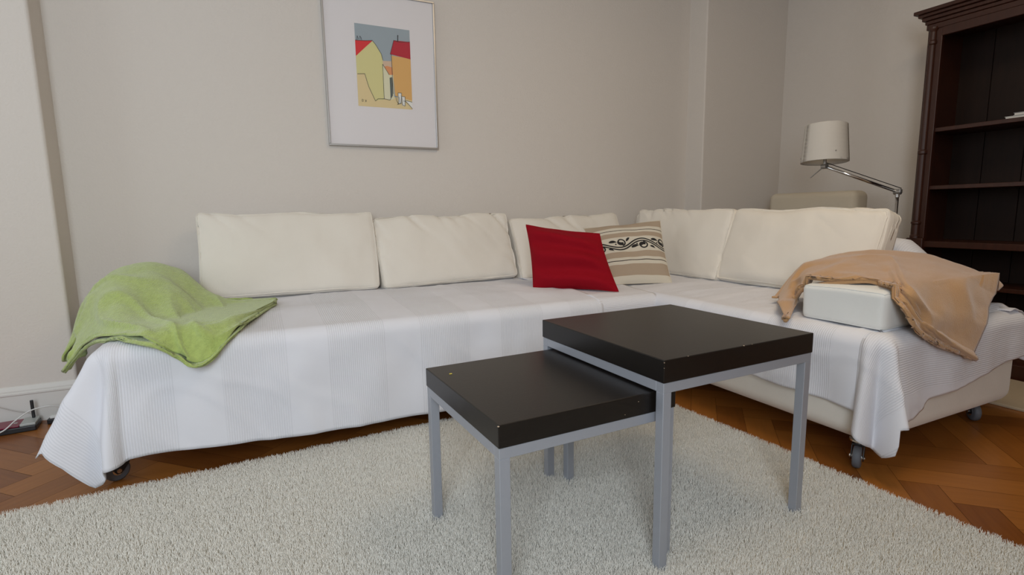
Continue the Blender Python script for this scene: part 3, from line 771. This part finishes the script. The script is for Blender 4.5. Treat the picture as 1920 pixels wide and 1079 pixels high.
# ------------------------------------------------------------ rug
def make_rug():
    ang = math.radians(3.0); cx, cy = 1.645, 2.135
    wX, wY = 2.95, 2.35
    me = grid_mesh('rug', lambda u, v: (-wX+u*wX, -wY+v*wY, .005+.001*noise.noise(Vector((u*9, v*9, 0)))), 60, 50)
    m = mat('cream_pile', (0.97, 0.895, 0.805), 0.9, var=.16, vscale=170, spec=.15)
    o = link('rug', me, m); o.location = (cx, cy, 0); o.rotation_euler = (0, 0, ang)
    tag(o, 'cream deep pile rug under the nesting tables', 'rug')
    md = o.modifiers.new('pile', 'PARTICLE_SYSTEM'); ps = md.particle_system.settings
    ps.type = 'HAIR'; ps.count = 12000; ps.hair_length = .0065; ps.emit_from = 'FACE'; ps.hair_step = 3
    ps.normal_factor = .0065; ps.factor_random = .0006; ps.use_emit_random = True; ps.distribution = 'RAND'
    ps.child_type = 'INTERPOLATED'; ps.rendered_child_count = 40; ps.child_percent = 1 if hasattr(ps, 'child_percent') else 1
    ps.child_length = 1; ps.clump_factor = 0; ps.roughness_1 = .002; ps.roughness_1_size = .01; ps.roughness_2 = .008; ps.roughness_2_size = .05
    ps.roughness_endpoint = .006; ps.radius_scale = 1; ps.root_radius = .0013; ps.tip_radius = .0010; ps.render_step = 2
    try: ps.radius_scale = 1.0
    except Exception: pass
    return o
make_rug()
# second rug behind the sofa, by the bookcase
bm = bmesh.new(); box(bm, 2.98, 3.46, -.2, 2.95, 0.0, .014, bevel=.004); tag(link('rug', bm, M['rug2']), 'tan flat rug on the parquet behind the sofa', 'rug')

# ------------------------------------------------------------ armchair (seen over the sofa)
ac = thing('armchair', (3.28, 2.45, .014), 'beige armchair behind the sofa, beneath the lamp shade', 'armchair')
bm = bmesh.new(); box(bm, .16, .32, -.34, .30, .12, 1.0, bevel=.045, seg=5); link('backrest', bm, M['armchair'], ac, smooth=True)
bm = bmesh.new(); box(bm, -.36, .2, -.23, .19, .15, .44, bevel=.04, seg=4); link('seat', bm, M['armchair'], ac, smooth=True)
for s in (-.34, .20):
    bm = bmesh.new(); box(bm, -.36, .2, s, s+.10, .12, .60, bevel=.035, seg=4); link('armrest', bm, M['armchair'], ac, smooth=True)
for x in (-.32, .26):
    for y in (-.29, .25):
        bm = bmesh.new(); cyl(bm, (x, y, .13), (x, y, 0), .02, .014); link('leg', bm, M['mahogany'], ac)

# ------------------------------------------------------------ floor lamp
def lamp():
    P0 = W(1683, 360, 'x', 3.24); t = thing('floor_lamp', (P0.x, P0.y, .014), 'jointed chrome floor lamp with white parchment shade', 'lamp')
    o = Vector((P0.x, P0.y, .014)); J = P0-o
    A = W(1546, 312, 'x', 2.90)-o
    bm = bmesh.new(); lathe(bm, [(.115, 0), (.115, .008), (.10, .014), (.012, .018), (.012, .03)], (0, 0, 0), 40); link('base', bm, M['alu'], t)
    bm = bmesh.new(); cyl(bm, (0, 0, .02), (0, 0, J.z-.02), .0085); link('pole', bm, M['chrome'], t, smooth=True)
    bm = bmesh.new(); cyl(bm, J+Vector((0, -.016, 0)), J+Vector((0, .016, 0)), .016); cyl(bm, J+Vector((0, 0, -.03)), J, .011); box(bm, J.x-.012, J.x+.012, J.y-.02, J.y+.02, J.z-.006, J.z+.014, bevel=.003); link('joint', bm, M['alu'], t)
    d = (A-J).normalized()
    bm = bmesh.new(); cyl(bm, J+d*.01, A-d*.012, .0085); link('arm', bm, M['chrome'], t, smooth=True)
    up = Vector((0, 0, .026))
    bm = bmesh.new(); tube(bm, [J+up-d*.02, A+up*.85+d*.0], .0022); link('tension_rod', bm, M['black_plastic'], t)
    bm = bmesh.new(); cyl(bm, A+Vector((0, -.014, 0)), A+Vector((0, .014, 0)), .015); cyl(bm, A, A+Vector((0, 0, .05)), .009); link('joint', bm, M['alu'], t)
    h = W(1519, 334, 'x', 2.86)-o
    bm = bmesh.new(); tube(bm, [A, h], .003); link('handle', bm, M['alu'], t)
    # shade: tapered drum with an overlapping scalloped seam
    c = W(1547, 270, 'x', 2.90)-o
    R0, R1, H = .118, .103, .205
    tilt = Matrix.Rotation(math.radians(-3), 3, 'X') @ Matrix.Rotation(math.radians(3), 3, 'Y')
    bm = bmesh.new(); N = 72; a0 = math.radians(172)
    rows = 12; ring = []
    for j in range(rows+1):
        z = -H/2+H*j/rows; R_ = lerp(R0, R1, j/rows)
        ring.append([bm.verts.new(tilt @ Vector((R_*math.cos(a0+2*math.pi*k/N), R_*math.sin(a0+2*math.pi*k/N), z))+c) for k in range(N)])
    for j in range(rows):
        for k in range(N): bm.faces.new((ring[j][k], ring[j][(k+1) % N], ring[j+1][(k+1) % N], ring[j+1][k]))
    sh = link('lamp_shade', bm, M['shade'], t, smooth=True); sh.modifiers.new('thickness', 'SOLIDIFY').thickness = .0015
    bm = bmesh.new()
    rows = 56; prev = None
    base = math.radians(158)
    for j in range(rows+1):
        f = j/rows; z = -H/2+H*f; R_ = lerp(R0, R1, f)+.0035
        sc = .045*abs(math.sin(f*math.pi*9))
        cur = [bm.verts.new(tilt @ Vector((R_*math.cos(base-sc+q), R_*math.sin(base-sc+q), z))+c) for q in [0, .3, .7, 1.1, 1.5, 2.0, 2.6]]
        if prev:
            for k in range(6): bm.faces.new((prev[k], prev[k+1], cur[k+1], cur[k]))
        prev = cur
    ov = link('shade_overlap', bm, M['shade'], t, smooth=True); ov.parent = sh; ov.modifiers.new('thickness', 'SOLIDIFY').thickness = .0012
    for a, f in ((math.radians(240), .22), (math.radians(142), .12)):
        R_ = lerp(R0, R1, f)+.004; p = tilt @ Vector((R_*math.cos(a), R_*math.sin(a), -H/2+H*f))+c; q = tilt @ Vector(((R_+.004)*math.cos(a), (R_+.004)*math.sin(a), -H/2+H*f))+c
        bm = bmesh.new(); cyl(bm, p, q, .0032, seg=10); ri = link('rivet', bm, M['alu'], t); ri.parent = sh
lamp()

# ------------------------------------------------------------ bookcase
def bookcase():
    X0, X1 = 3.50, 3.825       # front, back
    Y1, Y0 = 1.808, .72         # left end (seen), right end (outside the picture)
    t = thing('bookcase', (X0, (Y0+Y1)/2, 0), 'tall dark mahogany open bookcase against the right wall', 'bookcase')
    o = Vector((X0, (Y0+Y1)/2, 0)); yl, yr = Y1-o.y, Y0-o.y; D = X1-X0
    m, mi = M['mahogany'], M['mahogany_in']
    for y in (yl-.028, yr):
        boxo('side_panel', (.02, D, y, y+.028, .08, 1.96), m, t, bevel=.002)
    bm = bmesh.new()
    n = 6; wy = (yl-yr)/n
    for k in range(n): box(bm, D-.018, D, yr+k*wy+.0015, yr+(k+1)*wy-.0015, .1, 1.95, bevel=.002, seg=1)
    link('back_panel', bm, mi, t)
    for z, th, ex in ((1.345, .022, 0), (1.022, .022, 0), (.705, .035, .015), (.47, .022, 0), (.13, .05, 0)):
        boxo('shelf', (.018-ex, D-.016, yr+.02, yl-.02, z-th, z), m, t, bevel=.002)
    # fronts: pilaster boards with half columns and rings
    for y in (yl-.072, yr):
        boxo('pilaster', (0, .022, y, y+.072, .72, 1.90), m, t, bevel=.003)
        yc = y+.045 if y > 0 else y+.027
        bm = bmesh.new()
        prof = [(.016, .715), (.026, .72), (.026, .735), (.021, .742), (.021, .80), (.026, .806), (.026, .816), (.020, .822), (.0185, 1.20), (.024, 1.206), (.024, 1.222), (.0185, 1.228), (.0165, 1.80), (.022, 1.806), (.022, 1.82), (.017, 1.826), (.017, 1.87), (.024, 1.885), (.024, 1.895), (.01, 1.90)]
        lathe(bm, prof, (.0, yc, 0), 24); link('column', bm, m, t, smooth=False)
        boxo('plinth', (-.02, .03, y-.006, y+.084, .655, .722), m, t, bevel=.006)
        boxo('pilaster', (0, .022, y, y+.072, .1, .656), m, t, bevel=.003)
    # cornice, stepped outwards
    bm = bmesh.new()
    for k, (e, z0, z1) in enumerate(((.008, 1.885, 1.915), (.014, 1.915, 1.935), (.026, 1.935, 1.955), (.040, 1.955, 1.972), (.056, 1.972, 1.992))):
        box(bm, -e, D, yr-e, yl+e, z0, z1, bevel=.004, seg=2)
    link('cornice', bm, m, t)
    bm = bmesh.new(); box(bm, -.004, .02, yr+.07, yl-.07, 1.84, 1.89, bevel=.003); link('frieze', bm, m, t)
    bm = bmesh.new(); box(bm, -.012, D, yr-.005, yl+.005, 0, .085, bevel=.006); link('base_plinth', bm, m, t)
    ys = W(1884, 218, 'x', X0+.06).y
    for k, (dy, z0, th, mm, lab) in enumerate(((0, 1.345, .015, 'paper', 'white book lying flat on the upper bookcase shelf'), (-.035, 1.361, .014, 'book_grey', 'grey book lying on top of the white book'))):
        b = thing('book', (X0+.06, ys+dy, z0+.0005), lab, 'book')
        bm = bmesh.new(); box(bm, 0, .20, -.26, 0, 0, .002); box(bm, 0, .20, -.26, 0, th-.002, th); box(bm, .197, .20, -.26, 0, 0, th); link('book_cover', bm, M[mm], b)
        boxo('pages', (.003, .197, -.257, -.003, .002, th-.002), M['paper'], b)
bookcase()

# ------------------------------------------------------------ wifi router and cables on the floor
def router():
    t = thing('wifi_router', (-1.02, 2.90, 0), 'maroon and silver router with black antenna by the baseboard', 'router')
    t.rotation_euler = (0, 0, math.radians(6))
    bm = bmesh.new(); box(bm, -.24, .10, -.055, .05, 0, .024, bevel=.004); link('body', bm, M['black_plastic'], t)
    bm = bmesh.new(); box(bm, -.236, .045, -.050, .046, .024, .031, bevel=.002); link('lid', bm, M['maroon'], t)
    bm = bmesh.new(); box(bm, .046, .098, -.050, .046, .024, .034, bevel=.002); link('panel', bm, M['silver_panel'], t)
    bm = bmesh.new(); box(bm, .074, .086, .022, .030, .034, .115, bevel=.003); link('antenna', bm, M['black_plastic'], t)
    bm = bmesh.new(); box(bm, .02, .032, -.012, .002, .0312, .0318); link('logo_mark', bm, M['silver_panel'], t)
router()
bm = bmesh.new(); pts = [W(-60, 850, 'y', 2.80), W(0, 812, 'y', 2.82), W(28, 790, 'y', 2.84), W(52, 773, 'y', 2.86), W(75, 765, 'y', 2.87), W(100, 762, 'y', 2.88), W(135, 768, 'y', 2.90), W(160, 795, 'y', 2.9)]
pts[0].z = .004; pts[-1].z = .005
tube(bm, [catmull(pts, k/50) for k in range(51)], .0028); tag(link('cable', bm, M['white_plastic'], smooth=True), 'white cable arching over the router', 'cable')
bm = bmesh.new(); pts = [W(-40, 757, 'y', 2.975), W(0, 765, 'y', 2.97), W(25, 771, 'y', 2.965), W(55, 775, 'y', 2.955), W(60, 780, 'y', 2.95)]
tube(bm, [catmull(pts, k/30) for k in range(31)], .0018); tag(link('cable', bm, M['grey_cable'], smooth=True), 'thin grey cable running along the baseboard', 'cable')
pl = thing('cable_plug', (-.865, 2.93, 0), 'small black and white plug beside the router', 'plug')
boxo('plug_body', (-.03, .03, -.018, .018, 0, .022), M['black_plastic'], pl, bevel=.004)
boxo('connector', (-.02, .026, -.012, .012, .022, .034), M['white_plastic'], pl, bevel=.003)
